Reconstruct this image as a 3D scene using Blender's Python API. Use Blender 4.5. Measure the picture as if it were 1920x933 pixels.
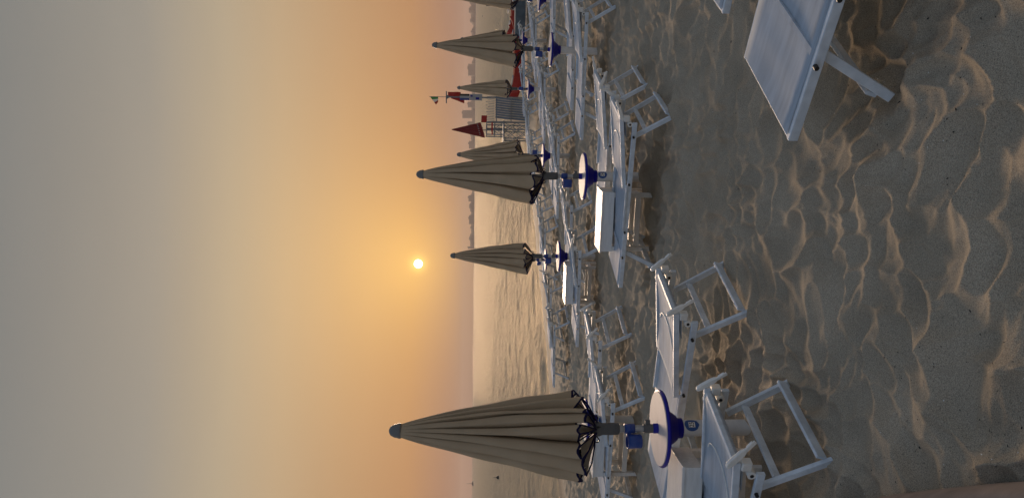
import bpy, bmesh, math, random
import numpy as np
from mathutils import Vector, Matrix, Euler
for o in list(bpy.data.objects): bpy.data.objects.remove(o)
SC = bpy.context.scene
COL = SC.collection
R = math.radians
# ------------------------------------------------------------------ camera (a phone held upright, file turned on its side)
H = 1.9
cam_d = bpy.data.cameras.new('camera'); cam = bpy.data.objects.new('camera', cam_d); COL.objects.link(cam)
SC.camera = cam
cam_d.sensor_fit = 'HORIZONTAL'; cam_d.sensor_width = 36; cam_d.lens = 27.0
cam_d.clip_start = .05; cam_d.clip_end = 30000
pitch, roll = R(2.9), R(.43)
F = Vector((0, math.cos(pitch), -math.sin(pitch))); Rt = Vector((1, 0, 0)); Up = Rt.cross(F)
R2 = Rt*math.cos(roll) + Up*math.sin(roll); U2 = Up*math.cos(roll) - Rt*math.sin(roll)
X, Y, Z = -U2, R2, -F
cam.matrix_world = Matrix(((X.x, Y.x, Z.x, 0), (X.y, Y.y, Z.y, 0), (X.z, Y.z, Z.z, H), (0, 0, 0, 1)))
# ------------------------------------------------------------------ world
SUN_EL, SUN_AZ = 4.05, -1.15       # azimuth measured from +Y, clockwise positive
sd = Vector((math.sin(R(SUN_AZ))*math.cos(R(SUN_EL)), math.cos(R(SUN_AZ))*math.cos(R(SUN_EL)), math.sin(R(SUN_EL))))
W = bpy.data.worlds.new('World'); SC.world = W; W.use_nodes = True
nt = W.node_tree; nt.nodes.clear()
def N(t, **k):
    n = nt.nodes.new(t)
    for a, b in k.items(): setattr(n, a, b)
    return n
def L(a, b): nt.links.new(a, b)
def M_(op, a, b=None, c=None, clamp=False):
    n = N('ShaderNodeMath', operation=op); n.use_clamp = clamp
    for i, v in enumerate((a, b, c)):
        if v is None: continue
        if isinstance(v, (int, float)): n.inputs[i].default_value = v
        else: L(v, n.inputs[i])
    return n.outputs[0]
def ramp(fac, pts):
    n = N('ShaderNodeValToRGB'); e = n.color_ramp.elements
    while len(e) > 1: e.remove(e[0])
    e[0].position = pts[0][0]; e[0].color = (*pts[0][1], 1)
    for p, c in pts[1:]:
        q = e.new(p); q.color = (*c, 1)
    L(fac, n.inputs[0]); return n.outputs[0]
def mixc(mode, fac, a, b):
    n = N('ShaderNodeMix', data_type='RGBA', blend_type=mode)
    if isinstance(fac, (int, float)): n.inputs[0].default_value = fac
    else: L(fac, n.inputs[0])
    for i, v in ((6, a), (7, b)):
        if isinstance(v, tuple): n.inputs[i].default_value = (*v, 1)
        else: L(v, n.inputs[i])
    return n.outputs[2]
tc = N('ShaderNodeTexCoord'); nrm = N('ShaderNodeVectorMath', operation='NORMALIZE'); L(tc.outputs['Generated'], nrm.inputs[0])
sep = N('ShaderNodeSeparateXYZ'); L(nrm.outputs[0], sep.inputs[0])
dot = N('ShaderNodeVectorMath', operation='DOT_PRODUCT'); L(nrm.outputs[0], dot.inputs[0]); dot.inputs[1].default_value = sd
ang = M_('MULTIPLY', M_('ARCCOSINE', M_('MINIMUM', dot.outputs['Value'], .9999999)), 180/math.pi)   # degrees from the sun
el = M_('MULTIPLY', M_('ARCSINE', sep.outputs['Z']), 180/math.pi)
elf = M_('DIVIDE', M_('MAXIMUM', el, 0.0), 90.0, clamp=True)
front = ramp(elf, [(0, (.30, .155, .115)), (.02, (.33, .165, .11)), (.05, (.44, .225, .105)), (.10, (.46, .285, .155)), (.15, (.46, .34, .215)), (.19, (.41, .345, .25)), (.245, (.285, .275, .245)), (.37, (.172, .19, .195)), (.6, (.17, .21, .25)), (1, (.15, .205, .30))])
back = ramp(elf, [(0, (.19, .22, .27)), (.15, (.21, .25, .32)), (.5, (.16, .215, .325)), (1, (.15, .205, .315))])
fb = N('ShaderNodeMapRange'); fb.interpolation_type = 'SMOOTHSTEP'; L(ang, fb.inputs[0])
fb.inputs[1].default_value = 28; fb.inputs[2].default_value = 105; fb.inputs[3].default_value = 0; fb.inputs[4].default_value = 1
base = mixc('MIX', fb.outputs[0], front, back)
def glow(width, col, prev, power=1.0):
    g = M_('EXPONENT', M_('MULTIPLY', M_('POWER', M_('DIVIDE', ang, width), power), -1.0))
    c = N('ShaderNodeVectorMath', operation='SCALE'); c.inputs[0].default_value = col; L(g, c.inputs[3])
    return mixc('ADD', 1.0, prev, c.outputs[0])
c1 = glow(12.0, (.37, .20, .07), base)
c1 = glow(4.8, (.40, .26, .015), c1)
c1 = glow(.55, (.55, .45, .10), c1, 2.0)
disc = N('ShaderNodeMapRange'); disc.interpolation_type = 'SMOOTHSTEP'; L(ang, disc.inputs[0])
disc.inputs[1].default_value = .26; disc.inputs[2].default_value = .34; disc.inputs[3].default_value = 9; disc.inputs[4].default_value = 0
dv = N('ShaderNodeVectorMath', operation='SCALE'); dv.inputs[0].default_value = (1, .95, .85); L(disc.outputs[0], dv.inputs[3])
c1 = mixc('ADD', 1.0, c1, dv.outputs[0])
# faint uneven dust in the air near the horizon
nz = N('ShaderNodeTexNoise'); nz.inputs['Scale'].default_value = 2.2; nz.inputs['Detail'].default_value = 3
mp = N('ShaderNodeMapping'); mp.inputs['Scale'].default_value = (1, 1, 5); L(nrm.outputs[0], mp.inputs[0]); L(mp.outputs[0], nz.inputs['Vector'])
nm = N('ShaderNodeMapRange'); L(nz.outputs[0], nm.inputs[0]); nm.inputs[3].default_value = .95; nm.inputs[4].default_value = 1.05
sc_ = N('ShaderNodeVectorMath', operation='SCALE'); L(c1, sc_.inputs[0]); L(nm.outputs[0], sc_.inputs[3])
sky = N('ShaderNodeTexSky'); sky.sky_type = 'NISHITA'; sky.sun_disc = False
sky.sun_elevation = R(SUN_EL); sky.sun_rotation = R(SUN_AZ); sky.dust_density = 4; sky.air_density = 1.2
bg1 = N('ShaderNodeBackground'); L(sky.outputs[0], bg1.inputs[0]); L(M_('MULTIPLY', fb.outputs[0], .05), bg1.inputs[1])   # the far side of the sky from the sun
bg2 = N('ShaderNodeBackground'); L(sc_.outputs[0], bg2.inputs[0]); bg2.inputs[1].default_value = 1.0
add = N('ShaderNodeAddShader'); L(bg1.outputs[0], add.inputs[0]); L(bg2.outputs[0], add.inputs[1])
out = N('ShaderNodeOutputWorld'); L(add.outputs[0], out.inputs[0])
# ------------------------------------------------------------------ sun
sl = bpy.data.lights.new('sun', 'SUN'); sl.energy = 6.6; sl.angle = R(20); sl.color = (1, .72, .50)
so = bpy.data.objects.new('sun', sl); COL.objects.link(so); so.rotation_euler = sd.to_track_quat('Z', 'Y').to_euler(); so.location = (0, 30, 20)
SC.view_settings.view_transform = 'Standard'; SC.view_settings.look = 'None'
SC.view_settings.exposure = 0; SC.view_settings.gamma = 1; SC.view_settings.use_curve_mapping = False
# ------------------------------------------------------------------ materials
def mat(name, col, rough=.6, spec=.5, metal=0, noise=0, nscale=8, bump=0, bscale=60, detail=4, trans=0, stretch=None):
    m = bpy.data.materials.new(name); m.use_nodes = True; t = m.node_tree
    b = t.nodes['Principled BSDF']
    b.inputs['Base Color'].default_value = (*col, 1); b.inputs['Roughness'].default_value = rough
    b.inputs['Metallic'].default_value = metal; b.inputs['Specular IOR Level'].default_value = spec
    co = t.nodes.new('ShaderNodeTexCoord'); mpn = t.nodes.new('ShaderNodeMapping'); t.links.new(co.outputs['Object'], mpn.inputs[0])
    if stretch: mpn.inputs['Scale'].default_value = stretch
    if noise:
        n = t.nodes.new('ShaderNodeTexNoise'); n.inputs['Scale'].default_value = nscale; n.inputs['Detail'].default_value = detail
        t.links.new(mpn.outputs[0], n.inputs['Vector'])
        r = t.nodes.new('ShaderNodeValToRGB'); r.color_ramp.elements[0].position = .3; r.color_ramp.elements[1].position = .72
        r.color_ramp.elements[0].color = (*[c*(1-noise) for c in col], 1); r.color_ramp.elements[1].color = (*[min(1, c*(1+noise*.35)) for c in col], 1)
        t.links.new(n.outputs[0], r.inputs[0]); t.links.new(r.outputs[0], b.inputs['Base Color'])
    if bump:
        n = t.nodes.new('ShaderNodeTexNoise'); n.inputs['Scale'].default_value = bscale; n.inputs['Detail'].default_value = 3
        t.links.new(mpn.outputs[0], n.inputs['Vector'])
        bn = t.nodes.new('ShaderNodeBump'); bn.inputs['Strength'].default_value = bump; bn.inputs['Distance'].default_value = .01
        t.links.new(n.outputs[0], bn.inputs['Height']); t.links.new(bn.outputs[0], b.inputs['Normal'])
    if trans:
        tr = t.nodes.new('ShaderNodeBsdfTranslucent'); tr.inputs[0].default_value = (*col, 1)
        mx = t.nodes.new('ShaderNodeMixShader'); mx.inputs[0].default_value = trans
        o = t.nodes['Material Output']; t.links.new(b.outputs[0], mx.inputs[1]); t.links.new(tr.outputs[0], mx.inputs[2]); t.links.new(mx.outputs[0], o.inputs[0])
    return m
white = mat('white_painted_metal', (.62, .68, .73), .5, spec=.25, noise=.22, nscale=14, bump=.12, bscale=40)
wood = mat('white_painted_wood', (.72, .70, .66), .42, spec=.3, noise=.12, nscale=7, bump=.25, bscale=30, stretch=(1, 6, 6))
plast = mat('white_plastic', (.78, .76, .70), .45, noise=.12, nscale=20)
pvc = mat('pipe_plastic', (.62, .62, .60), .45, noise=.2, nscale=6, bump=.1)
blue = mat('navy_plastic', (.004, .004, .24), .45, spec=.3)
blue2 = mat('blue_plastic', (.012, .045, .22), .4)
signb = mat('blue_sticker', (.012, .07, .24), .4)
ink = mat('black_ink', (.01, .01, .012), .5)
steel = mat('galvanised_pole', (.42, .44, .45), .4, metal=.6, noise=.3, nscale=20)
grey = mat('grey_plastic', (.10, .105, .105), .55, noise=.2, nscale=15)
capm = mat('cap_plastic', (.15, .15, .14), .5)
ecru = mat('ecru_canvas', (.53, .41, .27), .9, spec=.1, noise=.14, nscale=5, bump=.2, bscale=14, trans=.16)
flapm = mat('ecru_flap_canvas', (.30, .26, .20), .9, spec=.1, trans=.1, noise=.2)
navy = mat('navy_trim', (.012, .012, .05), .8, spec=.1)
table_top = mat('tabletop_plastic', (.72, .63, .58), .6, spec=.25, noise=.10, nscale=9, bump=.05)
bolt = mat('dark_bolt', (.03, .03, .03), .4, metal=.5)
red = mat('red_canvas', (.20, .014, .012), .8, trans=.15)
redp = mat('red_paint', (.42, .02, .015), .35, noise=.15)
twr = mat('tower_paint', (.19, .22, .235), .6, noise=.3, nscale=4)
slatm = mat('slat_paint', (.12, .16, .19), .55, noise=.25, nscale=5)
dark = mat('dark_matter', (.02, .017, .014), .9)
greenm = mat('green_cloth', (.03, .16, .05), .8, trans=.2); whitec = mat('white_cloth', (.40, .41, .41), .8, trans=.2)
# textile mesh: fine woven slings with little holes
def textile():
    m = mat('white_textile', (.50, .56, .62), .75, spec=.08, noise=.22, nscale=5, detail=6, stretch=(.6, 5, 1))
    t = m.node_tree; b = t.nodes['Principled BSDF']; co = t.nodes.new('ShaderNodeTexCoord')
    bn = t.nodes.new('ShaderNodeBump'); bn.inputs['Strength'].default_value = .35; bn.inputs['Distance'].default_value = .002
    hs = []
    for d in ('X', 'Y'):
        w = t.nodes.new('ShaderNodeTexWave'); w.bands_direction = d; w.inputs['Scale'].default_value = 55
        t.links.new(co.outputs['Object'], w.inputs[0]); hs.append(w)
    a = t.nodes.new('ShaderNodeMath'); a.operation = 'MULTIPLY'; t.links.new(hs[0].outputs['Fac'], a.inputs[0]); t.links.new(hs[1].outputs['Fac'], a.inputs[1])
    t.links.new(a.outputs[0], bn.inputs['Height']); t.links.new(bn.outputs[0], b.inputs['Normal'])
    tr = t.nodes.new('ShaderNodeBsdfTranslucent'); tr.inputs[0].default_value = (.6, .64, .7, 1)
    mx = t.nodes.new('ShaderNodeMixShader'); mx.inputs[0].default_value = .15
    t.links.new(b.outputs[0], mx.inputs[1]); t.links.new(tr.outputs[0], mx.inputs[2]); t.links.new(mx.outputs[0], t.nodes['Material Output'].inputs[0])
    return m
sling = textile()
def sand_mat():
    m = bpy.data.materials.new('sand'); m.use_nodes = True; t = m.node_tree; b = t.nodes['Principled BSDF']
    b.inputs['Roughness'].default_value = .95; b.inputs['Specular IOR Level'].default_value = .15
    co = t.nodes.new('ShaderNodeTexCoord')
    def noise(s, d=4):
        n = t.nodes.new('ShaderNodeTexNoise'); n.inputs['Scale'].default_value = s; n.inputs['Detail'].default_value = d
        t.links.new(co.outputs['Object'], n.inputs['Vector']); return n.outputs[0]
    r = t.nodes.new('ShaderNodeValToRGB'); t.links.new(noise(1.7, 6), r.inputs[0])
    r.color_ramp.elements[0].position = .32; r.color_ramp.elements[0].color = (.36, .295, .21, 1)
    r.color_ramp.elements[1].position = .7; r.color_ramp.elements[1].color = (.49, .405, .295, 1)
    g = t.nodes.new('ShaderNodeValToRGB'); t.links.new(noise(260, 2), g.inputs[0])
    g.color_ramp.elements[0].position = .30; g.color_ramp.elements[0].color = (.45, .45, .45, 1)
    g.color_ramp.elements[1].position = .62; g.color_ramp.elements[1].color = (1.12, 1.12, 1.12, 1)
    mx = t.nodes.new('ShaderNodeMix'); mx.data_type = 'RGBA'; mx.blend_type = 'MULTIPLY'; mx.inputs[0].default_value = 1
    t.links.new(r.outputs[0], mx.inputs[6]); t.links.new(g.outputs[0], mx.inputs[7]); 
    # wet band at the waterline
    at = t.nodes.new('ShaderNodeAttribute'); at.attribute_name = 'wet'
    m2 = t.nodes.new('ShaderNodeMix'); m2.data_type = 'RGBA'; t.links.new(at.outputs['Fac'], m2.inputs[0])
    t.links.new(mx.outputs[2], m2.inputs[6]); m2.inputs[7].default_value = (.10, .085, .065, 1); t.links.new(m2.outputs[2], b.inputs['Base Color'])
    mr = t.nodes.new('ShaderNodeMapRange'); mr.inputs[3].default_value = .95; mr.inputs[4].default_value = .8; t.links.new(at.outputs['Fac'], mr.inputs[0]); t.links.new(mr.outputs[0], b.inputs['Roughness'])
    b1 = t.nodes.new('ShaderNodeBump'); b1.inputs['Strength'].default_value = .35; b1.inputs['Distance'].default_value = .008; t.links.new(noise(28, 5), b1.inputs['Height'])
    b2 = t.nodes.new('ShaderNodeBump'); b2.inputs['Strength'].default_value = .8; b2.inputs['Distance'].default_value = .004; t.links.new(noise(230, 2), b2.inputs['Height'])
    t.links.new(b1.outputs[0], b2.inputs['Normal']); t.links.new(b2.outputs[0], b.inputs['Normal'])
    return m
def sea_mat():
    m = bpy.data.materials.new('sea_water'); m.use_nodes = True; t = m.node_tree; b = t.nodes['Principled BSDF']
    b.inputs['Base Color'].default_value = (.68, .54, .36, 1); b.inputs['Roughness'].default_value = .9; b.inputs['Specular IOR Level'].default_value = 0
    last = b; gls = []
    for fac, ro in ((.09, .74), (.022, .42), (.012, .15)):
        gl = t.nodes.new('ShaderNodeBsdfGlossy'); gl.inputs['Roughness'].default_value = ro; gl.inputs['Color'].default_value = (1, .87, .66, 1)
        mx = t.nodes.new('ShaderNodeMixShader'); mx.inputs[0].default_value = fac; gls.append(gl)
        t.links.new(last.outputs[0], mx.inputs[1]); t.links.new(gl.outputs[0], mx.inputs[2]); last = mx
    t.links.new(last.outputs[0], t.nodes['Material Output'].inputs[0])
    co = t.nodes.new('ShaderNodeTexCoord')
    prev = None
    for s, sx, sy, st, ds in ((.9, .55, 1.25, 1.0, 1.1), (3.6, .5, 1.3, 1.0, .30)):
        mpn = t.nodes.new('ShaderNodeMapping'); mpn.inputs['Rotation'].default_value = (0, 0, R(-28 if s < 2 else -8)); mpn.inputs['Scale'].default_value = (sx, sy, 1)
        t.links.new(co.outputs['Object'], mpn.inputs[0])
        n = t.nodes.new('ShaderNodeTexNoise'); n.inputs['Scale'].default_value = s; n.inputs['Detail'].default_value = 7; n.inputs['Roughness'].default_value = .62
        t.links.new(mpn.outputs[0], n.inputs['Vector'])
        bn = t.nodes.new('ShaderNodeBump'); bn.inputs['Strength'].default_value = st; bn.inputs['Distance'].default_value = ds
        t.links.new(n.outputs[0], bn.inputs['Height'])
        if prev: t.links.new(prev.outputs[0], bn.inputs['Normal'])
        prev = bn
    t.links.new(prev.outputs[0], b.inputs['Normal']); [t.links.new(prev.outputs[0], gl.inputs['Normal']) for gl in gls]
    return m
sandm, seam = sand_mat(), sea_mat()
coastm = mat('coast_scrub', (.11, .105, .09), .9, noise=.3, nscale=.03)
bldm = mat('far_plaster', (.22, .20, .18), .9, noise=.2, nscale=.1); bldr = mat('far_roof', (.13, .10, .09), .9); bldw = mat('far_window', (.04, .045, .05), .4)
# ------------------------------------------------------------------ helpers
def tag(o, label=None, cat=None, group=None, kind=None):
    for k, v in (('label', label), ('category', cat), ('group', group), ('kind', kind)):
        if v: o[k] = v
    return o
def empty(name, loc, rz=0, tilt=0):
    o = bpy.data.objects.new(name, None); COL.objects.link(o); o.location = loc; o.rotation_euler = (0, tilt, rz); o.empty_display_size = .1
    return o
class MB:
    def __init__(s): s.v = []; s.f = []; s.m = []; s.sm = []
    def add(s, vs, fs, mi=0, smooth=False):
        k = len(s.v); s.v += [tuple(p) for p in vs]
        for f in fs: s.f.append([i+k for i in f]); s.m.append(mi); s.sm.append(smooth)
        return s
    def bar(s, p0, p1, w, h, mi=0, up=(0, 0, 1)):       # rectangular section, w sideways, h along up
        p0, p1 = Vector(p0), Vector(p1); d = (p1-p0).normalized(); u = Vector(up)
        if abs(d.dot(u)) > .98: u = Vector((1, 0, 0))
        a = d.cross(u).normalized(); u = a.cross(d).normalized()
        vs = [p+a*(sx*w/2)+u*(sy*h/2) for p in (p0, p1) for sx, sy in ((-1, -1), (1, -1), (1, 1), (-1, 1))]
        return s.add(vs, [(0, 1, 2, 3), (7, 6, 5, 4), (0, 4, 5, 1), (1, 5, 6, 2), (2, 6, 7, 3), (3, 7, 4, 0)], mi)
    def box(s, c, sz, mi=0):
        x, y, z = c; a, b, e = sz
        return s.bar((x-a/2, y, z), (x+a/2, y, z), b, e, mi)
    def tube(s, p0, p1, r0, r1=None, n=14, mi=0, cap=True):
        r1 = r0 if r1 is None else r1
        p0, p1 = Vector(p0), Vector(p1); d = (p1-p0).normalized()
        a = d.orthogonal().normalized(); b = d.cross(a)
        vs = [p+(a*math.cos(t)+b*math.sin(t))*r for p, r in ((p0, r0), (p1, r1)) for t in [2*math.pi*i/n for i in range(n)]]
        s.add(vs, [(i, (i+1) % n, n+(i+1) % n, n+i) for i in range(n)], mi, True)
        if cap: s.add(vs, [tuple(range(n-1, -1, -1)), tuple(range(n, 2*n))], mi)
        return s
    def path(s, pts, r, n=8, mi=0):
        for a, b in zip(pts, pts[1:]): s.tube(a, b, r, r, n, mi)
        return s
    def lathe(s, prof, n=32, mi=0, c=(0, 0)):
        vs = [(c[0]+r*math.cos(2*math.pi*i/n), c[1]+r*math.sin(2*math.pi*i/n), z) for r, z in prof for i in range(n)]
        fs = [(j*n+i, j*n+(i+1) % n, (j+1)*n+(i+1) % n, (j+1)*n+i) for j in range(len(prof)-1) for i in range(n)]
        return s.add(vs, fs, mi, True)
    def build_each(s, name, mats, parent=None, bevel=0):   # every piece its own part
        par = list(range(len(s.v)))
        def find(i):
            while par[i] != i: par[i] = par[par[i]]; i = par[i]
            return i
        for f in s.f:
            for i in f[1:]: par[find(i)] = find(f[0])
        seen = {}
        for fi, f in enumerate(s.f): seen.setdefault(find(f[0]), []).append(fi)
        for fl_ in seen.values():
            p = MB(); ids = sorted({i for fi in fl_ for i in s.f[fi]}); mp_ = {a: b for b, a in enumerate(ids)}
            p.v = [s.v[i] for i in ids]
            for fi in fl_: p.f.append([mp_[i] for i in s.f[fi]]); p.m.append(s.m[fi]); p.sm.append(s.sm[fi])
            p.build(name, mats, parent, bevel)
    def build(s, name, mats, parent=None, bevel=0, loc=None):
        me = bpy.data.meshes.new(name); me.from_pydata(s.v, [], s.f); me.update()
        for m in (mats if isinstance(mats, (list, tuple)) else [mats]): me.materials.append(m)
        me.polygons.foreach_set('material_index', s.m); me.polygons.foreach_set('use_smooth', s.sm)
        bm = bmesh.new(); bm.from_mesh(me); bmesh.ops.recalc_face_normals(bm, faces=bm.faces); bm.to_mesh(me); bm.free()
        o = bpy.data.objects.new(name, me); COL.objects.link(o)
        if loc: o.location = loc
        if parent: o.parent = parent
        if bevel:
            b = o.modifiers.new('bevel', 'BEVEL'); b.width = bevel; b.segments = 2; b.limit_method = 'ANGLE'
        return o
def copy_tree(o, parent=None):
    c = o.copy(); COL.objects.link(c); c.parent = parent
    for ch in o.children: copy_tree(ch, c)
    return c
# ------------------------------------------------------------------ ground shape
def vnoise(x, y, seed=0):
    xi, yi = np.floor(x), np.floor(y); fx, fy = x-xi, y-yi
    fx = fx*fx*(3-2*fx); fy = fy*fy*(3-2*fy)
    def h(a, b):
        v = np.sin(a*127.1+b*311.7+seed*74.7)*43758.5453
        return v-np.floor(v)
    return (h(xi, yi)*(1-fx)+h(xi+1, yi)*fx)*(1-fy)+(h(xi, yi+1)*(1-fx)+h(xi+1, yi+1)*fx)*fy
def worley(x, y, seed=0):
    xi, yi = np.floor(x), np.floor(y); best = np.full_like(x, 9.0); sec = np.full_like(x, 9.0)
    for i in (-1, 0, 1):
        for j in (-1, 0, 1):
            a, b = xi+i, yi+j
            h1 = np.sin(a*127.1+b*311.7+seed)*43758.5453; h2 = np.sin(a*269.5+b*183.3+seed)*43758.5453
            px = a+.5+.86*(h1-np.floor(h1)-.5); py = b+.5+.86*(h2-np.floor(h2)-.5)
            d = (x-px)**2+(y-py)**2
            sec = np.where(d < best, best, np.minimum(sec, d)); best = np.minimum(best, d)
    return best, sec
NX, NY = -.77, .64
SEA_Z = -.75
def tshore(x, y):
    al = x*.64+y*.77
    return x*NX+y*NY+np.where(al > 30, .011*(np.minimum(al, 70)-30)**2, 0)
def base_z(x, y):
    t = tshore(np.asarray(x, float), np.asarray(y, float))
    k = np.maximum(t-4.2, 0)
    z = -.0475*k*k/(k+.8)
    k2 = np.maximum(t-20.4, 0)
    return np.maximum(z-.06*k2, -3.0)
def gz(x, y): return float(base_z(x, y))
MOUNDS = []
for hx_, hy_, dg_ in ((-.985, 4.27, 150), (-.30, 5.50, 150), (1.40, 7.52, 150), (1.93, 8.62, 150)):
    c_, s_ = math.cos(R(dg_)), math.sin(R(dg_))
    for lx, ly in ((-.06, .32), (-.06, -.32), (1.66, .32), (1.66, -.32)): MOUNDS.append((hx_+c_*lx-s_*ly, hy_+s_*lx+c_*ly, .07, .032))
for mx_, my_ in ((-1.215, 5.2), (.81, 8.47), (3.09, 11.9)): MOUNDS.append((mx_, my_, .11, .05))
MOUNDS += [(.78, 3.45, .22, -.05), (1.25, 4.0, .2, -.04)]
def detail_z(x, y):
    t = tshore(x, y); r = np.hypot(x, y)
    def sn(u, v, k):                # two turned lattices averaged, so no grid shows
        c, q = math.cos(.6+k), math.sin(.6+k)
        return .5*(vnoise(u, v, k)+vnoise(u*c-v*q+17.3, u*q+v*c+5.1, k+50))
    wx = x+.16*(vnoise(x*1.7, y*1.7, 1)-.5)*2+.05*(vnoise(x*5, y*5, 2)-.5)*2
    wy = y+.16*(vnoise(x*1.7, y*1.7, 3)-.5)*2+.05*(vnoise(x*5, y*5, 4)-.5)*2
    def ridge(n, sh): return np.maximum(1-np.abs(n-.5)*sh, 0)
    r1 = ridge(sn(wx/.185, wy/.165, 5), 3.0); r2 = ridge(sn(wx/.13+3, wy/.105, 6), 3.0); r3 = ridge(sn(wx/.62, wy/.5+9, 7), 3.2)
    m1 = .6+.9*vnoise(x*1.3, y*1.3, 8); m2 = .3+1.2*vnoise(x*1.9, y*1.9, 9)
    b1, s1 = worley(wx/.18, wy/.225, 0.0); b2, s2 = worley(wx/.30+3.3, wy/.33+8.1, 3.0)
    h = .014*m1*r1**1.5+.009*m2*r2**1.5+.018*r3**2+.092*np.minimum(b1, .75)*(.6+.4*m2)+.068*np.minimum(b2, .7)*(.4+.6*m1) - .060
    r4 = ridge(sn(wx/.07, wy/.06, 12), 2.6)
    h += .0065*r4*m2+.04*(vnoise(x*.8, y*.9, 8)-.5)+.005*(vnoise(x*16, y*16, 9)-.5)
    for mx_, my_, mr_, mh_ in MOUNDS: h = h+mh_*np.exp(-((x-mx_)**2+(y-my_)**2)/(mr_*mr_))*(.5+vnoise(x*11, y*11, 40))
    return h*np.clip((19.0-t)/3.0, 0, 1)
def polar_sheet(name, angs, rads, zf, m, attr=None):
    A, Rr = np.meshgrid(angs, rads); x = Rr*np.sin(A); y = Rr*np.cos(A); z = zf(x, y)
    nr, na = A.shape
    co = np.stack([x, y, z], -1).reshape(-1, 3).astype(np.float32)
    i = np.arange(nr-1)[:, None]*na; j = np.arange(na-1)[None, :]
    q = np.stack([i+j, i+j+na, i+j+na+1, i+j+1], -1).reshape(-1, 4)
    j0 = np.arange(nr-1)*na
    fan = None
    faces = q
    me = bpy.data.meshes.new(name); nv = len(co)
    co = np.vstack([co, [[0, 0, float(co[:na, 2].mean())]]]).astype(np.float32)
    tri = np.stack([np.full(na-1, nv), np.arange(na-1), np.arange(1, na)], -1)
    loops = np.concatenate([faces.ravel(), tri.ravel()]).astype(np.int32)
    tot = np.concatenate([np.full(len(faces), 4), np.full(len(tri), 3)]); start = np.concatenate([[0], np.cumsum(tot)[:-1]]).astype(np.int32)
    me.vertices.add(len(co)); me.vertices.foreach_set('co', co.ravel())
    me.loops.add(len(loops)); me.loops.foreach_set('vertex_index', loops)
    me.polygons.add(len(tot)); me.polygons.foreach_set('loop_start', start); me.polygons.foreach_set('loop_total', tot.astype(np.int32))
    me.polygons.foreach_set('use_smooth', np.ones(len(tot), bool)); me.update(calc_edges=True); me.validate()
    if attr is not None:
        a = me.attributes.new('wet', 'FLOAT', 'POINT'); v = attr(co[:, 0].astype(float), co[:, 1].astype(float)); a.data.foreach_set('value', v.astype(np.float32))
    me.flip_normals() if me.polygons[0].normal.z < 0 else None
    me.materials.append(m); o = bpy.data.objects.new(name, me); COL.objects.link(o); return o
def angles(nd, half, nc):
    d = np.linspace(-R(half), R(half), nd); c = np.linspace(R(half), math.pi, nc)[1:]
    return np.concatenate([-c[::-1], d, c])
sand = polar_sheet('sand', angles(560, 23, 70), np.concatenate([np.geomspace(1.2, 26, 620), np.geomspace(27, 4400, 90)]),
                   lambda x, y: base_z(x, y)+np.where(np.hypot(x, y) < 60, detail_z(x, y), 0), sandm,
                   lambda x, y: np.clip((tshore(x, y)-18.3)/1.2, 0, 1))
tag(sand, kind='structure')
def sea_z(x, y):
    r = np.hypot(x, y); t = tshore(x, y); al = x*.77+y*.64
    wob = 2.2*(vnoise(al*.10, t*.12, 11)-.5)
    z = .035*np.sin((t+wob)*2*math.pi/2.9+1.5*vnoise(al*.25, t*.2, 12)) * (.3+vnoise(al*.22, t*.35, 13))
    z += .028*np.sin((t*.9+al*.25+wob)*2*math.pi/1.35+5*vnoise(al*.3, t*.3, 14))*(.2+vnoise(al*.5, t*.6, 15))
    z += .05*(vnoise(al*.8+3, t*2.0, 16)-.5)+.022*(vnoise(al*2.2, t*4.6, 17)-.5)
    swell = .07*np.exp(-((t-22.2-wob*.5)/.45)**2)*(.5+vnoise(al*.15, t*0+2, 18))
    z = z*1.15
    return SEA_Z + z*np.clip((260-r)/220, 0, 1)*np.clip((t-19.2)/2.0, .12, 1) + swell
sea = polar_sheet('sea', angles(420, 22, 60), np.concatenate([np.geomspace(14, 300, 900), np.geomspace(305, 4400, 60)]), sea_z, seam)
tag(sea, kind='structure')
# ------------------------------------------------------------------ far coast
def coast():
    rnd = random.Random(4); n = 260; vs = []; fs = []; D = 2300
    for k in range(n+1):
        u = 466+(1000-466)*k/n          # runs from straight ahead to far right
        a = math.atan((u-466)/1440.0); hh = 7.5+2.2*math.sin(k*.21)+2.2*math.sin(k*.67+1)+rnd.uniform(-1.2, 1.2)
        hh *= 1+.9*max(0, (u-840)/100)
        if k < 3: hh *= .3+.25*k
        for d, h in ((D, -2.0), (D+15, hh*.7), (D+60, hh+3.5), (D+220, hh+2.5), (D+500, -2.0)):
            dd = d/math.cos(a); vs.append((dd*math.sin(a), dd*math.cos(a), SEA_Z+h+(rnd.uniform(-.8, .8) if h > 0 else 0)))
    for k in range(n):
        for j in range(4): fs.append((k*5+j, (k+1)*5+j, (k+1)*5+j+1, k*5+j+1))
    fs += [tuple(range(4, -1, -1)), tuple(n*5+j for j in range(5))]
    m = MB(); m.add(vs, fs); o = m.build('hills', coastm); tag(o, kind='structure')
coast()
def building(u, w, h, dep, label, D=2290):
    a = math.atan((u-466)/1440.0); x, y = D*math.tan(a), D
    r = empty('coast_building', (x, y, SEA_Z), -a*.6)
    tag(r, label, 'building', 'buildings on the far shore')
    MB().box((0, 0, h/2), (w, dep, h)).build('wall', bldm, r)
    MB().box((0, 0, h+.6), (w+1, dep+1, 1.2)).build('roof', bldr, r); MB().box((w*.2, 0, h+2.4), (w*.25, 4, 2.3)).build('stair_hut', bldr, r)
building(717, 23, 36, 16, 'tall square tower block standing alone above the far shoreline')
building(735, 16, 20, 12, 'lower block just right of the tall tower on the far shore')
building(699, 14, 19, 12, 'lower block just left of the tall tower on the far shore')
building(468, 7, 17, 8, 'small building at the left tip of the far shore below the sun')
building(520, 26, 14, 12, 'low wide building on the far shore near its left tip')
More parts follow.
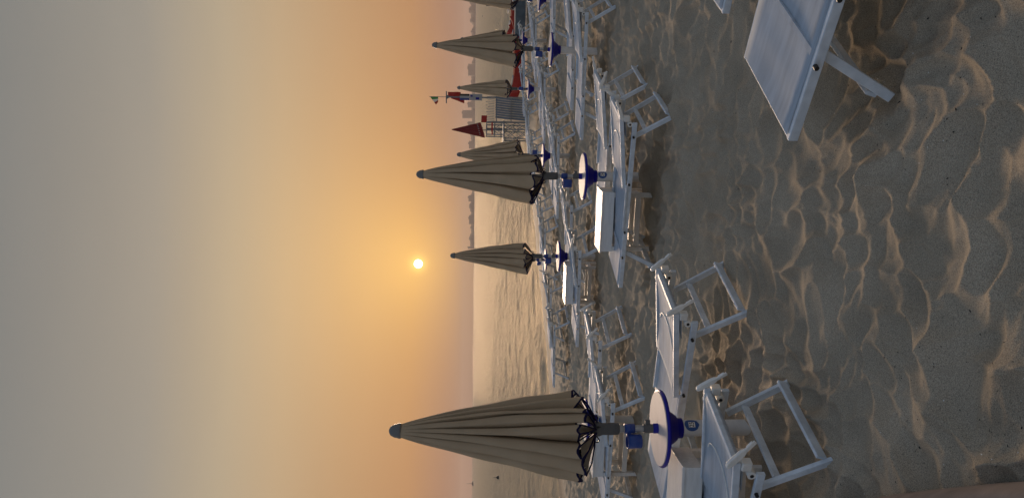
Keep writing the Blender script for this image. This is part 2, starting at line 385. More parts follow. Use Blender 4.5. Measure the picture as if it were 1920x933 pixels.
building(560, 18, 16, 12, 'low building on the far shore left of the large near parasol')
building(660, 22, 16, 12, 'low building on the far shore behind the red parasol')
building(800, 34, 20, 14, 'long building on the far shore at right of the flag mast')
# ------------------------------------------------------------------ loungers
LL, HW = 1.88, .335
def make_lounger():
    root = empty('sun_lounger', (0, 0, 0))
    f = MB()
    for s in (-1, 1):
        f.bar((.02, s*HW, .355), (LL, s*HW, .345), .026, .046)
        f.bar((.66, s*(HW+.020), .382), (1.18, s*(HW+.020), .378), .014, .022)
    f.bar((LL-.013, -HW, .345), (LL-.013, HW, .345), .026, .040)
    f.bar((.70, -HW, .345), (.70, HW, .345), .022, .022)
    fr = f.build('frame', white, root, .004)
    for s in (-1, 1):
        for x in (.16, .66, 1.20, 1.50): MB().tube((x, s*(HW+.012), .36), (x, s*(HW+.033), .36), .011, n=10).build('bolt', bolt, root)
    # seat sling
    m = MB(); nx, ny = 24, 10; vs = []; fs = []
    for side in (0, 1):
        for i in range(nx+1):
            for j in range(ny+1):
                u = i/nx; v = j/ny*2-1
                vs.append((.72+u*(LL-.74), v*(HW-.012), .374-.014*(1-v*v)*math.sin(math.pi*min(1, u*1.0))**.5+.002*math.sin(u*40)*(1-v*v)-side*.006))
    k = (nx+1)*(ny+1)
    for i in range(nx):
        for j in range(ny):
            a = i*(ny+1)+j; fs += [(a, a+1, a+ny+2, a+ny+1), (k+a, k+a+ny+1, k+a+ny+2, k+a+1)]
    for i in range(nx):
        a = i*(ny+1); fs += [(a, a+ny+1, k+a+ny+1, k+a)]; a += ny; fs += [(a, k+a, k+a+ny+1, a+ny+1)]
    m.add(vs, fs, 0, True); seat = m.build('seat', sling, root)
    MB().bar((.74, -HW+.02, .378), (.74, HW-.02, .378), .022, .012).build('hem', sling, seat, .002)
    MB().bar((LL-.42, -HW+.03, .369), (LL-.42, HW-.03, .369), .030, .012).build('hem', sling, seat, .001)
    # backrest: its own slightly raised frame with a wrapped, rounded sling
    b = MB(); zb = lambda x: .400+.075*(1-x/.70)
    for s in (-1, 1):
        b.bar((-.03, s*(HW-.034), zb(-.03)+.004), (.72, s*(HW-.034), .398), .024, .040)
    b.bar((.01, -HW+.03, zb(0)), (.01, HW-.03, zb(0)), .03, .03)
    back = b.build('backrest', white, root, .004)
    m = MB(); vs = []; fs = []; prof = []
    for i in range(21): x = .70-(.70-.04)*i/20; prof.append((x, zb(x)+.020-.010*math.sin(math.pi*i/20)))
    for a in range(1, 12): t = math.pi*a/12; prof.append((.04-.038*math.sin(t), zb(.04)-.010+.030*math.cos(t)))
    for i in range(6): x = .04+.16*i/5; prof.append((x, zb(x)-.040))
    ny = 12
    for x, z in prof:
        for j in range(ny+1):
            v = j/ny*2-1; vs.append((x, v*(HW-.052), z-.012*(1-v*v)*(1 if x > .1 else x/.1)))
    for i in range(len(prof)-1):
        for j in range(ny): a = i*(ny+1)+j; fs.append((a, a+1, a+ny+2, a+ny+1))
    m.add(vs, fs, 0, True); sl_ = m.build('backrest_sling', sling, root)
    so_ = sl_.modifiers.new('solid', 'SOLIDIFY'); so_.thickness = .006; so_.offset = -1
    pts = []
    for i in range(13):
        t = i/12*math.pi; x = .30+.11*(1-math.sin(t)) ; y = -.21*math.cos(t); v = y/(HW-.05)
        pts.append((x-.05, y, zb(x-.05)+.022-.010*math.sin(math.pi*(.70-x+.05)/.66)-.012*(1-v*v)+.001))
    MB().path(pts, .005, 6).build('piping', plast, sl_)
    # notched ratchet bar
    rb = MB(); rb.bar((.60, -HW+.03, .388), (.66, HW-.03, .388), .028, .018)
    for k in range(7): y = -.24+.08*k; rb.bar((.63+.1*y, y-.012, .400), (.63+.1*y, y+.012, .400), .034, .010)
    rb.build('ratchet_bar', plast, root, .002)
    # legs
    def legs(xt, xb, upper):
        for s in (-1, 1):
            MB().bar((xt, s*(HW-.04), .335), (xb, s*(HW-.015), -.05), .026, .044).build('leg', white, root, .003)
        MB().bar((xb+.004*(1 if xt > xb else -1), -HW+.026, .035), (xb+.004*(1 if xt > xb else -1), HW-.026, .035), .056, .020, up=(1, 0, .3)).build('crossbar', white, root, .003)
        if upper:
            q = .26; x = xt+(xb-xt)*q; z = .335-.385*q
            MB().bar((x, -HW+.05, z), (x, HW-.05, z), .046, .018, up=(1, 0, .3)).build('crossbar', white, root, .003)
    legs(.17, -.06, True); legs(1.46, 1.66, False)
    # sunshade joints at the head end
    for s in (-1, 1):
        y = s*(HW-.034)
        MB().box((-.01, y-s*.0, zb(0)-.045), (.055, .05, .055)).build('bracket', plast, root, .006)
        MB().tube((.04, y-.035, zb(0)-.075), (.04, y+.035, zb(0)-.075), .024, n=18).tube((.04, y-.038, zb(0)-.075), (.04, y+.038, zb(0)-.075), .011, n=10, mi=1).build('hub', [plast, bolt], root, .004)
        p = MB()
        n = 18; o_ = [(.055*math.cos(2*math.pi*i/n)*1.0 + (.03 if math.cos(2*math.pi*i/n) > 0 else -.03), .021*math.sin(2*math.pi*i/n)) for i in range(n)]
        vs = [(-x, w, z) for w in (-.014, .014) for x, z in o_]
        p.add(vs, [tuple(range(n)), tuple(range(2*n-1, n-1, -1))]+[(i, i+n, (i+1) % n+n, (i+1) % n) for i in range(n)])
        p.bar((-.06, .004, 0), (-.165, .004, 0), .014, .026); p.bar((-.10, .004, .010), (-.15, .004, .012), .022, .014)
        o = p.build('paddle', plast, root, .005, loc=(-.055, y, zb(-.03)+.012)); o.rotation_euler = (0, R(-35), R(8*s)); o.scale = (.85, .85, .85)
        k = MB().path([(-.0, y*.96, zb(0)+.02), (.03, y*.90, zb(0)+.035), (.06, y*.84, zb(0)+.026)], .0022, 5).build('cord', plast, root)
    return root
LDIR = 150.0
lproto = make_lounger(); lused = [False]
ln_rnd = random.Random(12)
def lounger(hx, hy, label, deg=LDIR, group='sun loungers standing in rows on the sand', pad=(-35, -35), dz=0):
    o = copy_tree(lproto) if lused[0] else lproto; lused[0] = True
    fx, fy = hx+LL*math.cos(R(deg)), hy+LL*math.sin(R(deg)); z0, z1 = gz(hx, hy), gz(fx, fy)
    o.location = (hx, hy, z0+dz+.015); o.rotation_euler = (0, -math.atan2(z1-z0, LL), R(deg))
    i = 0
    for c in o.children:
        if c.name.startswith('paddle'): c.rotation_euler = (0, R(pad[i]), c.rotation_euler[2]); i += 1
    tag(o, label, 'sun lounger', group); return o
# ------------------------------------------------------------------ parasols
def make_canopy(seed, nf=11, width=1.0, top=2.40, bot=1.19, sway=.045):
    rnd = random.Random(seed); ph = [rnd.uniform(.7, 1.3) for _ in range(nf)]; tot = sum(ph); edges = [0]
    for p in ph: edges.append(edges[-1]+p/tot*2*math.pi)
    amp = [rnd.uniform(.65, 1.15) for _ in range(nf)]; drop = [rnd.uniform(-.05, .02) for _ in range(nf)]; off = rnd.uniform(0, 6.28)
    ell = rnd.uniform(0, math.pi)
    M = 46; prof = [(0, 1.0), (.02, 1.03), (.10, 1.03), (.22, 1.02), (.36, 1.0), (.50, .97), (.64, .93), (.75, .89), (.79, .86), (.81, .70), (.85, .60), (.91, .58), (.965, .62), (.985, .8)]
    per = len(prof); ths = []
    for k in range(nf):
        for q, pr in prof: ths.append((edges[k]+(edges[k+1]-edges[k])*q, k, q, pr))
    NT = len(ths); vs = []; lean = [rnd.uniform(-.10, .10) for _ in range(nf)]
    for j in range(M+1):
        t = j/(M-1)*.987 if j < M else 1.0; w = (.030+.250*t**.82)*width
        for th, k, q, pr in ths:
            dep = amp[k]*min(1, t*3)*(.8+.2*math.sin(t*5+k*2))
            r = w*(1-(1.03-pr)*dep)
            tw = th+off+.10*math.sin(t*3+k*1.7)*t+lean[k]*t
            z = top-(top-bot)*t+(drop[k]*t**3 if q < .83 else .02*t**3)+.012*t**3*math.sin(q*7+k)
            s = 1+.10*math.cos(2*(tw-ell)); r += .006*math.sin(t*17+k*2.1+q*2)*t
            vs.append((r*s*math.cos(tw)-sway*t*t, r*s*math.sin(tw), z))
    fs = [(j*NT+i, j*NT+(i+1) % NT, (j+1)*NT+(i+1) % NT, (j+1)*NT+i) for j in range(M) for i in range(NT)]
    m = MB(); m.add(vs, fs, 0, True)
    for q in range((M-1)*NT, M*NT): m.m[q] = 1
    tips = [vs[M*NT+k*per+1] for k in range(nf)]; vall = [vs[M*NT+k*per+7] for k in range(nf)]
    return m, tips, vall
def make_parasol(seed, width=1.0, nf=11, number=None, loc=(0, 0, 0), rz=0, turn=0):
    root = empty('beach_umbrella', loc, rz)
    MB().tube((0, 0, -.4), (0, 0, .49), .055, n=24).build('base_pipe', pvc, root)
    tb = MB().lathe([(.055, .46), (.068, .465), (.068, .50), (.085, .505), (.13, .565), (.20, .592), (.258, .598), (.262, .612), (.258, .622), (.25, .622)], 48).build('table_cone', blue, root)
    tt = MB().tube((0, 0, .6225), (0, 0, .6285), .249, n=56)
    for k in range(2): a = .5+k*math.pi; tt.bar((.03*math.cos(a), .03*math.sin(a), .6287), (.055*math.cos(a), .055*math.sin(a), .6287), .006, .001)
    tt.build('tabletop', table_top, root)
    MB().lathe([(.034, .62), (.034, .66), (.024, .665)], 20).build('table_collar', blue, root)
    MB().tube((0, 0, .60), (0, 0, 1.0), .024, n=16).build('pole', steel, root)
    MB().tube((0, 0, .665), (0, 0, .73), .031, n=16).bar((.02, 0, .70), (.06, 0, .70), .02, .035).build('clamp', grey, root, .003)
    # little blue ashtray cup clipped to the pole
    c = MB().lathe([(0, .745), (.042, .745), (.046, .75), (.050, .845), (.046, .845), (.042, .755), (0, .755)], 24, c=(-.082, -.02)).lathe([(.026, .79), (.033, .79), (.033, .86), (.026, .86)], 20)
    c.bar((-.02, 0, .83), (-.05, -.012, .83), .03, .03); c.build('ashtray', blue2, root)
    g = MB().lathe([(.030, .895), (.040, .90), (.042, .96), (.040, 1.01), (.050, 1.035), (.050, 1.06), (.030, 1.075)], 20)
    g.build('runner', grey, root)
    hk = MB()
    for k in range(4):
        a = k*1.57+.4; ca, sa = math.cos(a), math.sin(a)
        hk.path([(.045*ca, .045*sa, 1.055), (.075*ca, .075*sa, 1.035), (.09*ca, .09*sa, 1.05), (.085*ca, .085*sa, 1.07)], .0045, 6)
    hk.build_each('hook', bolt, root)
    MB().tube((0, 0, 1.0), (0, 0, 2.38), .019, n=12).build('mast', steel, root)
    m, tips, vall = make_canopy(seed, nf=nf, width=width)
    can = m.build('canopy', [ecru, navy], root)
    e = can.modifiers.new('solid', 'SOLIDIFY'); e.thickness = .004; e.offset = -1
    # inward-folded valance between the hem and the runner
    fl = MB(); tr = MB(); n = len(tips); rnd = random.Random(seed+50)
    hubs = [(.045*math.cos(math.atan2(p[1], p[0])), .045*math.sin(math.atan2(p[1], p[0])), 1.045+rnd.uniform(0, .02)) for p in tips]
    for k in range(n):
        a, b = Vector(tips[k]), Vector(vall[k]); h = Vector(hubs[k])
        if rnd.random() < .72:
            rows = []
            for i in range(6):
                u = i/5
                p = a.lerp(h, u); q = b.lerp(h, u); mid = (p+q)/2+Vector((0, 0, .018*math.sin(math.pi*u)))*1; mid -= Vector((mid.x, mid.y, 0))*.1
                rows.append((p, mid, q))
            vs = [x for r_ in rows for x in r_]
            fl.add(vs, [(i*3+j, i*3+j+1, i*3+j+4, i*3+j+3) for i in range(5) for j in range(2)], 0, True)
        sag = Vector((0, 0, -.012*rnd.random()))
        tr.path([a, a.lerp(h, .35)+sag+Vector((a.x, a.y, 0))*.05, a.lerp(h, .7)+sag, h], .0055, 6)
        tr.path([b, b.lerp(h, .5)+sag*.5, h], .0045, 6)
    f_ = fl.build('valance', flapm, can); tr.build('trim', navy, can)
    MB().lathe([(.050, 2.375), (.052, 2.39), (.047, 2.40), (.044, 2.42), (.030, 2.445), (.012, 2.455), (0, 2.457)], 24).build('cap', capm, root)
    if number:
        st = MB(); n = 26; R0 = .0565; t0 = R(turn)
        ring = []
        def wrap(px, pz, r=R0): t = t0+px/.055; return (r*math.cos(t), r*math.sin(t), .405+pz)
        rows = 9; vs = []; fs = []
        for i in range(rows+1):                     # oval sticker wrapped round the pipe
            z = -.05+.10*i/rows; hw = .045*math.sqrt(max(.02, 1-(z/.0505)**2))
            for j in range(11): vs.append(wrap(-hw+2*hw*j/10, z))
        for i in range(rows):
            for j in range(10): a = i*11+j; fs.append((a, a+1, a+12, a+11))
        st.add(vs, fs, 0, True); s_ = st.build('number_sticker', signb, root)
        sq = MB(); vs = [wrap(-.019+.038*j/8, z, R0+.0006) for z in (-.022, .022) for j in range(9)]
        sq.add(vs, [(j, j+1, j+10, j+9) for j in range(8)], 0, True); sq.build('number_panel', plast, s_)
        cu = bpy.data.curves.new('number', 'FONT'); cu.body = number; cu.size = .046; cu.align_x = 'CENTER'; cu.align_y = 'CENTER'; cu.offset = .0006
        to = bpy.data.objects.new('tmp', cu); COL.objects.link(to); bpy.context.view_layer.update()
        me = bpy.data.meshes.new_from_object(to.evaluated_get(bpy.context.evaluated_depsgraph_get())); bpy.data.objects.remove(to)
        for v in me.vertices: v.co = Vector(wrap(v.co.x*.8, v.co.y, R0+.0012))
        me.materials.clear(); me.materials.append(ink); no = bpy.data.objects.new('number', me); COL.objects.link(no); no.parent = s_
    return root
UG = 'closed beach umbrellas with round tables'
def place_par(o, x, y, label, rz=0, tilt=(0, 0)):
    o.location = (x, y, gz(x, y)); o.rotation_euler = (R(tilt[0]), R(tilt[1]), R(rz)); tag(o, label, 'beach umbrella', UG)
U = dict(u1=(-1.215, 5.2), u2=(.81, 8.47), u3=(3.09, 11.9), u8=(5.32, 16.3), u0=(-2.14, 9.6), u4=(-.12, 13.06), u5=(2.0, 16.4), u6=(4.15, 19.9), u7=(6.2, 22.8), u9=(-.25, 17.9))
p1 = make_parasol(3, nf=15, number='25', turn=-52, width=1.10); place_par(p1, *U['u1'], 'largest and nearest closed ecru parasol with round table and 25 sticker on its pipe', tilt=(0, -.3))
p2 = make_parasol(8, nf=12, number='24', turn=-70, width=1.12); place_par(p2, *U['u2'], 'closed ecru parasol left of the red parasol, second nearest, with numbered sticker')
p3 = make_parasol(21, width=1.0); place_par(p3, *U['u3'], 'closed ecru parasol in front of the red boat, third nearest in the front row', tilt=(0, 1))
p0 = make_parasol(17, width=.68, number='1', turn=-80); place_par(p0, *U['u0'], 'closed parasol almost hidden behind the largest nearest parasol')
p4 = make_parasol(33, width=.92); place_par(p4, *U['u4'], 'closed ecru parasol standing alone before the sea just under the sun')
p5 = copy_tree(p3); place_par(p5, *U['u5'], 'closed ecru parasol half hidden behind the second nearest parasol', rz=130)
p6 = copy_tree(p4); place_par(p6, *U['u6'], 'closed ecru parasol standing before the flag mast and the slatted white screen', rz=70)
p7 = copy_tree(p5); place_par(p7, *U['u7'], 'closed ecru parasol mostly hidden behind the one by the red boat', rz=200)
p8 = copy_tree(p4); place_par(p8, *U['u8'], 'closed ecru parasol cut off by the right end of the beach view', rz=250)
p9 = copy_tree(p4); place_par(p9, *U['u9'], 'closed parasol near the waterline hidden behind the one under the sun', rz=10)
p9.scale = (1, 1, .86)
for c in p9.children:
    if c.name.startswith('canopy'): c.scale = (.7, .7, 1)
for o_, dz_ in ((p2, .085), (p3, .13), (p6, .11), (p7, .10)): o_.location.z += dz_       # pipes pushed less deep into the sand
# ------------------------------------------------------------------ placing the loungers
lounger(-.985, 4.27, 'white lounger nearest the 25 parasol on its near side, head end close up', pad=(-48, -40))
lounger(-.30, 5.50, 'white lounger just beyond the 25 parasol, its head end and legs fully shown', pad=(-40, -58))
lounger(1.40, 7.52, 'white lounger in front of the second nearest parasol with its long side rail facing us', pad=(60, 20))
lounger(1.93, 8.62, 'white lounger just beyond the second nearest parasol, head paddles sticking out', pad=(12, -20))
lounger(3.43, 10.70, 'white lounger in front of the third nearest parasol, square legs at right end', pad=(-20, 15))
lounger(4.10, 11.95, 'white lounger just beyond the third nearest parasol by the front row', pad=(10, 30))
lounger(-1.58, 9.10, 'white lounger behind the large 25 parasol on the near side of the hidden parasol', pad=(40, -40))
lounger(-.97, 10.05, 'white lounger behind the 25 parasol table, farther of the pair by the hidden parasol', pad=(-50, -45))
lounger(.18, 12.15, 'white lounger in front of the parasol under the sun', pad=(20, -10))
lounger(.95, 13.25, 'white lounger just beyond the parasol under the sun', pad=(-10, 20))
lounger(2.45, 15.5, 'white lounger in front of the half hidden parasol behind the second nearest one', pad=(10, -30))
lounger(3.05, 16.6, 'white lounger just beyond the half hidden parasol in the second row', pad=(-10, -30))
lounger(4.5, 18.9, 'white lounger in front of the parasol by the flag mast', pad=(0, 20))
lounger(5.15, 20.0, 'white lounger just beyond the parasol by the flag mast')
lounger(5.9, 15.2, 'white lounger in front of the parasol cut off at the right end')
lounger(6.7, 21.9, 'white lounger in front of the parasol mostly hidden by the red boat')
lounger(7.35, 23.0, 'white lounger just beyond the mostly hidden parasol by the red boat')
lounger(-1.55, 18.0, 'white lounger near the waterline left of the sun, nearer one of its pair', pad=(-30, 20))
lounger(-.74, 18.9, 'white lounger near the waterline under the sun, farther one of its pair', pad=(60, 40))
lounger(1.35, 21.5, 'white lounger at the waterline between the two tall near parasols')
lounger(.75, 20.5, 'white lounger at the waterline right of the parasol under the sun')
lounger(3.3, 24.6, 'white lounger at the waterline left of the lifeguard tower')
lounger(3.9, 25.6, 'white lounger at the waterline in front of the lifeguard tower')
lounger(5.2, 28.0, 'white lounger at the waterline in front of the slatted screen')
lounger(5.85, 29.0, 'white lounger at the waterline behind the flag mast parasol')
lounger(7.3, 31.2, 'white lounger at the waterline left of the red boat')
lounger(8.1, 29.8, 'white lounger at the waterline in front of the red boat')
lounger(9.0, 31.0, 'white lounger at the waterline at the far right end')
# the two lying towards the photographer
def foot_lounger(fx, fy, deg, label):
    return lounger(fx-LL*math.cos(R(deg)), fy-LL*math.sin(R(deg)), label, deg)
foot_lounger(.875, 3.86, 138, 'largest close lounger with only its foot end in view, leg half buried in sand').scale = (1.05, 1.2, 1.03)
foot_lounger(1.66, 4.92, 143, 'lounger with only one foot corner in view beside the largest close one')
# ------------------------------------------------------------------ white boxes beside the poles
def make_box():
    r = empty('storage_box', (0, 0, 0)); w, d = .66, .34
    MB().box((0, 0, .525), (w+.02, d+.02, .018)).build('lid', wood, r, .003)
    MB().box((0, 0, .455), (w, d, .12)).build('body', wood, r, .003)
    for sx in (-1, 1):
        for sy in (-1, 1):
            MB().bar((sx*(w/2-.03), sy*(d/2-.03), .394), (sx*(w/2-.03), sy*(d/2-.03), -.12), .05, .05).build('leg', wood, r, .004)
    m = MB()
    for sy in (-1, 1): m.bar((-w/2+.058, sy*(d/2-.03), .13), (w/2-.058, sy*(d/2-.03), .13), .03, .06)
    for sx in (-1, 1): m.bar((sx*(w/2-.03), -d/2+.058, .13), (sx*(w/2-.03), d/2-.058, .13), .03, .06)
    m.build_each('stretcher', wood, r, .003)
    return r
bproto = make_box(); bfirst = True
for x, y, deg, lab in ((-1.72, 5.16, 172, 'white wooden box on legs beside the 25 parasol at left edge'),
                       (.34, 8.50, 166, 'white wooden box on legs beside the second nearest parasol, lid shining golden'),
                       (-.56, 12.95, 166, 'small white wooden box beside the parasol under the sun, pale shining lid'),
                       (-2.5, 9.7, 166, 'white wooden box beside the parasol hidden behind the nearest one')):
    b = bproto if bfirst else copy_tree(bproto); bfirst = False
    b.location = (x, y, gz(x, y)); b.rotation_euler = (0, 0, R(deg-180)); tag(b, lab, 'box', 'white wooden boxes beside the parasols')
# ------------------------------------------------------------------ lifeguard tower
TX, TY = 5.75, 36.0; tz = gz(TX, TY)
def wx(u): return (u-466)/1440*TY-TX
tw = empty('lifeguard_tower', (TX, TY, tz)); tag(tw, 'grey white lattice lifeguard tower on the waterline under a red parasol', 'lifeguard tower')
hz = lambda v: H-(v-888.5)*TY/1440-tz
xl, xr = wx(671), wx(700); zt = hz(945)
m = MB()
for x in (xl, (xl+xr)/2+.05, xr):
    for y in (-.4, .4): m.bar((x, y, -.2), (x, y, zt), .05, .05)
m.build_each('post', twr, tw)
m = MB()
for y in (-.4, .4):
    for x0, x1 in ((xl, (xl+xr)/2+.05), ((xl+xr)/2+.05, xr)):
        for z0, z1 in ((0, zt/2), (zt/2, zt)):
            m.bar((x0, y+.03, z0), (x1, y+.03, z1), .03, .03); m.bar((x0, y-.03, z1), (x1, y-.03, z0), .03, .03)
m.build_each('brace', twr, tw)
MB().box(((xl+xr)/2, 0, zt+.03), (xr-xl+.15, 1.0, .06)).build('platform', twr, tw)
x2 = wx(678); zt2 = hz(912); m = MB()
for y in (-.35, .35):
    for x in (x2, xr): m.bar((x, y, zt+.06), (x, y, zt2), .05, .05)
    for z in (zt2, zt+.45): m.bar((x2-.03, y, z), (xr+.03, y, z), .035, .045)
    m.bar((x2, y+.03, zt+.07), ((x2+xr)/2, y+.03, zt+.45), .03, .03); m.bar(((x2+xr)/2, y+.03, zt+.45), (xr, y+.03, zt+.07), .03, .03)
m.build_each('railing', twr, tw)
MB().box(((x2+xr)/2+.03, .1, zt+.45), (.13, .04, .75)).build('seat_back', twr, tw)
MB().bar((x2-.02, -.4, hz(922)), (xr, -.4, hz(922)), .03, .07).build('red_bar', redp, tw)
# red parasol on the tower
ux = wx(688)
rp = empty('red_parasol', (TX+ux, TY, tz+zt+.06)); tag(rp, 'closed dark red parasol with scalloped edge on the lifeguard tower', 'parasol')
MB().tube((0, 0, 0), (0, 0, hz(848)-zt-.06), .022).build('pole', twr, rp)
za, zb_ = hz(847)-zt-.06, hz(904)-zt-.06
m = MB(); vs = []; n = 96; rows = 20
for j in range(rows+1):
    t = j/rows
    for i in range(n):
        th = 2*math.pi*i/n; r = (.02+.34*t)*(1-.16*abs(math.sin(th*5+t)))*(1-.2*t**6*0)
        vs.append((r*math.cos(th)*1.0, r*math.sin(th), za+(zb_-za)*t-(.035*abs(math.sin(th*10)) if j == rows else 0)+t*.10*math.cos(th)))
m.add(vs, [(j*n+i, j*n+(i+1) % n, (j+1)*n+(i+1) % n, (j+1)*n+i) for j in range(rows) for i in range(n)], 0, True)
m.build('canopy', red, rp)
m = MB(); rr = random.Random(5)
for k in range(7):
    th = -math.pi*(.25+.5*k/6); t = .88; r = (.02+.34*t)*1.03; z = za+(zb_-za)*t+t*.10*math.cos(th)
    m.bar((r*math.cos(th), r*math.sin(th), z-.03), (r*math.cos(th), r*math.sin(th), z+.03), .018, .006, up=(0, -1, 0))
m.build('printed_band', whitec, rp)
def flag(name, pts_, mats_, parent, wav=.03):           # pts_: grid function u,v -> x,z
    m = MB(); nx, nz_ = 14, 8; vs = []
    for i in range(nx+1):
        for j in range(nz_+1):
            u, v = i/nx, j/nz_; x, z = pts_(u, v); vs.append((x, wav*math.sin(u*7+v*2)*(.2+u), z))
    for i in range(nx):
        for j in range(nz_):
            mi = min(len(mats_)-1, int(i/nx*len(mats_))); m.add([vs[i*(nz_+1)+j], vs[(i+1)*(nz_+1)+j], vs[(i+1)*(nz_+1)+j+1], vs[i*(nz_+1)+j+1]], [(0, 1, 2, 3)], mi)
    return m.build(name, mats_, parent)
fo = flag('red_flag', lambda u, v: (u*.33, .26*v-.02*u), [red], None); fo.location = (TX+xr, TY-.35, tz+zt2)
tag(fo, 'small square red flag on the corner of the lifeguard tower railing', 'flag')
# slatted white screen (leaning boards)
sx0, sx1 = wx(700)+.08, wx(743); sc = empty('slatted_screen', (TX, TY-.6, tz)); tag(sc, 'pale blue grey screen of upright leaning slats beside the lifeguard tower', 'screen')
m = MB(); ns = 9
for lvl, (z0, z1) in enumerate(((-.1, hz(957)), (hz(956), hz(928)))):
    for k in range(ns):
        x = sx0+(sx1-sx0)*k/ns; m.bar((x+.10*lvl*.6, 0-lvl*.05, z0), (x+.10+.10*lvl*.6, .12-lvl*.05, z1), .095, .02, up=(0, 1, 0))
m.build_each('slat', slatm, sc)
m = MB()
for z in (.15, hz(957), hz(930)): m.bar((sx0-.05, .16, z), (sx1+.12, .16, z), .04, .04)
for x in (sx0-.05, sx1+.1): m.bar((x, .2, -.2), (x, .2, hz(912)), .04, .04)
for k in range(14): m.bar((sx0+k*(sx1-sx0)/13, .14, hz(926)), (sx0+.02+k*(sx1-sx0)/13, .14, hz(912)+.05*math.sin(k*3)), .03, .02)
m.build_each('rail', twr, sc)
# flag mast
MX, MY = 7.15, 36.4; mz = gz(MX, MY); hm = lambda v: H-(v-890)*MY/1440-mz
ms = empty('flag_mast', (MX, MY, mz)); tag(ms, 'tall mast with crossbar and blue white banner behind the closed parasol', 'flag mast')
MB().tube((0, 0, -.2), (0, 0, hm(838)), .035).tube((0, 0, hm(838)), (0, 0, hm(806)), .012).build('pole', twr, ms)
MB().bar((-.30, 0, hm(838)), (.27, 0, hm(838)), .04, .05).add([(-.1, 0, hm(839)), (.1, 0, hm(839)), (0, .01, hm(846))], [(0, 1, 2)]).build('crossbar', twr, ms)
m = MB()
for k, mi in enumerate((0, 1, 2)): MB().box((-.10+.10*k, -.05, (hm(863)+hm(881))/2), (.098, .02, hm(863)-hm(881))).build('stripe', (blue2, whitec, bolt)[mi], ms)
m.box((0, -.05, (hm(881)+hm(905))/2-.004), (.30, .018, hm(881)-hm(905)-.01), 1)
m.build('banner', [blue2, whitec, bolt], ms)
MB().box((-.06, -.07, hm(896)), (.10, .012, .16)).box((.05, -.07, hm(885)), (.06, .012, .10)).build('banner_mark', blue, ms)
f1 = flag('red_flag', lambda u, v: (-.02+.22*(1-v)*1.1, -u*.60+.0*v), [red], None, .04); f1.location = (MX+.02, MY, mz+hm(841)); tag(f1, 'red flag hanging on the right side of the tall flag mast', 'flag')
f2 = flag('red_flag', lambda u, v: (-(.05+.22*u)*(v), -u*.62-.05), [red], None, .03); f2.location = (MX-.02, MY, mz+hm(845)); tag(f2, 'narrow red flag hanging on the left side of the tall flag mast', 'flag')
f3 = flag('national_flag', lambda u, v: (-.36*u*(.6+.4*v), .38*v-.28*u*(v)-.02), [greenm, whitec, red], None, .03); f3.location = (MX-.01, MY, mz+hm(822)); tag(f3, 'small green white red flag flying at the very top of the mast', 'flag')
# ------------------------------------------------------------------ red rescue boats
def boat(x0, y0, Ln, label, colr, rz=0, lift=0):
    z = gz(x0, y0); r = empty('rescue_boat', (x0, y0, z+lift), rz); tag(r, label, 'boat', 'red boats drawn up at the waterline')
    for s in (-1, 1):
        m = MB(); n = 20; vs = []
        for i in range(n+1):
            u = i/n*2-1; w = .17*(1-abs(u)**3)+.01; up = .25*abs(u)**4; x = u*Ln/2
            vs += [(x, s*.55-w, .48+up), (x, s*.55+w, .48+up), (x, s*.55+w*.8, .2+up*.8), (x, s*.55, .05+up), (x, s*.55-w*.8, .2+up*.8)]
        m.add(vs, [(i*5+j, i*5+(j+1) % 5, (i+1)*5+(j+1) % 5, (i+1)*5+j) for i in range(n) for j in range(5)]+[(0, 1, 2, 3, 4), tuple(n*5+j for j in range(5))], 0, False)
        m.build('hull', colr, r)
    m = MB()
    for x in (-.3, .3): m.box((x*Ln, 0, .56), (.14, 1.3, .05))
    m.build_each('crossbeam', whitec, r)
    MB().box((0, 0, .62), (.5, .9, .06)).build('seat', whitec, r)
    m = MB().bar((.35, -.6, .5), (.35, -.6, .85), .03, .03); m.tube((.35, -.6, .82), (-.1, -1.0, 1.5), .022).box((-.12, -1.02, 1.56), (.10, .03, .30)); m.build('oar', grey, r)
    return r
boat(9.0, 36.2, 3.6, 'red twin hulled rescue boat behind the third nearest parasol', redp, R(4), .1)
boat(11.6, 36.8, 2.6, 'red and white boat at the right end near the parasol cut off by the view', redp, R(-8), .15)
wb = empty('pedal_boat', (10.6, 33.6, gz(10.6, 33.6))); tag(wb, 'pale blue grey boat hull lying in front of the red boats', 'boat')
m = MB(); n = 14; vs = []
for i in range(n+1):
    u = i/n*2-1; w = .45*(1-abs(u)**3)+.02; vs += [(u*1.3, -w, .55), (u*1.3, w, .55), (u*1.25, w*.7, .1), (u*1.25, -w*.7, .1)]
m.add(vs, [(i*4+j, i*4+(j+1) % 4, (i+1)*4+(j+1) % 4, (i+1)*4+j) for i in range(n) for j in range(4)]+[(0, 1, 2, 3), tuple(n*4+j for j in range(4))]); m.build('hull', slatm, wb)
MB().box((.2, 0, .60), (.5, .7, .10)).build('seat', whitec, wb)
# ------------------------------------------------------------------ buoys and a distant beacon
def buoy(x, y, label):
    r = empty('buoy', (x, y, SEA_Z)); tag(r, label, 'buoy')
    MB().lathe([(0, -.2), (.25, -.1), (.32, .1), (.22, .35), (.05, .5), (0, .5)], 20).build('float', bolt, r)
    MB().tube((0, 0, .45), (0, 0, 1.0), .03).build('pole', bolt, r); r.scale = (.55, .55, .55)
buoy(77, 255, 'small dark buoy on the sea at far right before the shore trees')
buoy(-22, 74, 'small dark buoy on the sea at far left')
bc = empty('beacon', (-305, 1000, SEA_Z)); tag(bc, 'thin beacon mast on the horizon at far left', 'beacon')
MB().tube((0, 0, -1), (0, 0, 9), .35, .12).build('mast', bolt, bc); MB().lathe([(3.2, -.5), (3.0, 1.0), (1.6, 1.9), (0, 2.2)], 20).build('base', bolt, bc)
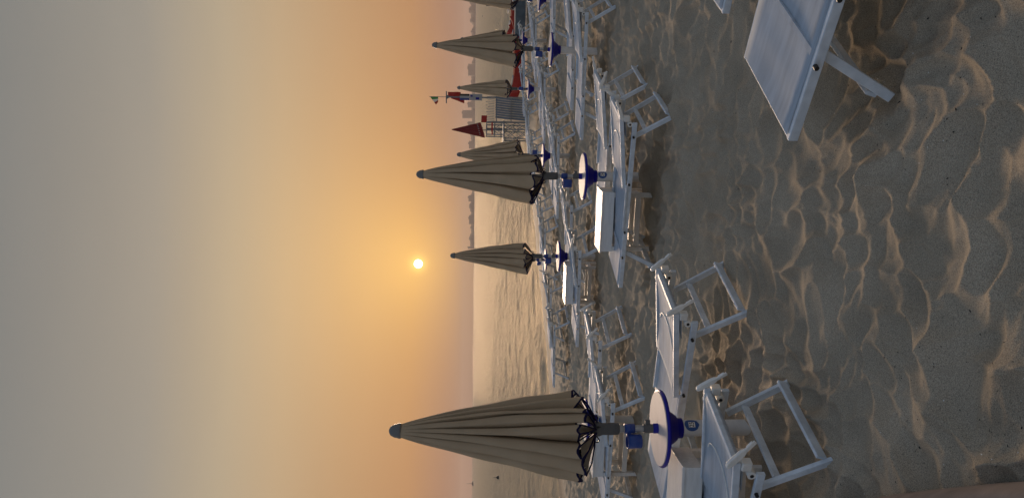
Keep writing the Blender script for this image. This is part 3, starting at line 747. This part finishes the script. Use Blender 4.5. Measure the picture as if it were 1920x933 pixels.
# ------------------------------------------------------------------ padded form standing in for an unidentified blurred edge at the near left corner
pm = MB(); vs = []; na, npf = 72, 10
for j in range(npf+1):
    t = j/npf*math.pi/2
    for i in range(na):
        a = 2*math.pi*i/na; ca, sa = math.cos(a), math.sin(a); e = .45
        x = .62*math.copysign(abs(ca)**e, ca); y = 1.45*math.copysign(abs(sa)**e, sa)
        k = 1-.09*(1-math.cos(t)); bul = .035*(1-(y/1.45)**2)
        vs.append((x*k+bul, y*(1-.04*(1-math.cos(t))), -.06+.19*math.sin(t)))
pm.add(vs, [(j*na+i, j*na+(i+1) % na, (j+1)*na+(i+1) % na, (j+1)*na+i) for j in range(npf) for i in range(na)]+[tuple(npf*na+i for i in range(na))], 0, True)
edgem = mat('brown_beige_cloth', (.24, .195, .165), .95, spec=.1, noise=.2, nscale=10, bump=.3, bscale=120)
mo = pm.build('corner_edge', edgem); mo.location = (-1.585, 2.83, .03); mo.rotation_euler = (0, 0, R(21))
tag(mo, 'unidentified brown beige edge, shaped as padded cloth, in the near left corner of the beach view', 'mat')
# ------------------------------------------------------------------ bits of wood and shell strewn over the sand
rnd = np.random.default_rng(3); nb = 3600
rr = np.exp(rnd.uniform(math.log(1.9), math.log(9), nb)); aa = rnd.uniform(-R(24), R(24), nb)
bx, by = rr*np.sin(aa), rr*np.cos(aa)
clump = vnoise(bx*1.6, by*1.6, 31); keep = clump > .3+.3*rnd.random(nb); bx, by = bx[keep], by[keep]
bz = base_z(bx, by)+detail_z(bx, by); m = MB(); rp_ = random.Random(9)
for x, y, z in zip(bx, by, bz):
    s = rp_.uniform(.0008, .0026) if rp_.random() < .97 else rp_.uniform(.0026, .0048); l = s*rp_.uniform(1.0, 3.2); a = rp_.uniform(0, math.pi)
    ca, sa = math.cos(a)*l, math.sin(a)*l; mi = 1 if rp_.random() < .12 else 0
    vs = [(x+ca, y+sa, z), (x-sa*.5, y+ca*.5, z), (x-ca, y-sa, z+s*.3), (x+sa*.5, y-ca*.5, z), (x, y, z+s), (x, y, z-s)]
    m.add(vs, [(0, 1, 4), (1, 2, 4), (2, 3, 4), (3, 0, 4), (1, 0, 5), (2, 1, 5), (3, 2, 5), (0, 3, 5)], mi)
db = m.build('beach_debris', [dark, plast]); tag(db, 'dark twigs and pale shell bits strewn over the trodden sand', 'debris', kind='stuff')
# ------------------------------------------------------------------ haze
hzm = bpy.data.materials.new('haze'); hzm.use_nodes = True; t = hzm.node_tree; t.nodes.clear()
pv = t.nodes.new('ShaderNodeVolumePrincipled'); pv.inputs['Color'].default_value = (.92, .76, .66, 1); pv.inputs['Density'].default_value = .00028; pv.inputs['Anisotropy'].default_value = 0.0
mo_ = t.nodes.new('ShaderNodeOutputMaterial'); t.links.new(pv.outputs[0], mo_.inputs['Volume'])
hb = MB().box((0, 0, 29), (9400, 9400, 66)).build('haze', hzm); tag(hb, 'thin warm haze over the sea and beach', 'haze', kind='stuff')
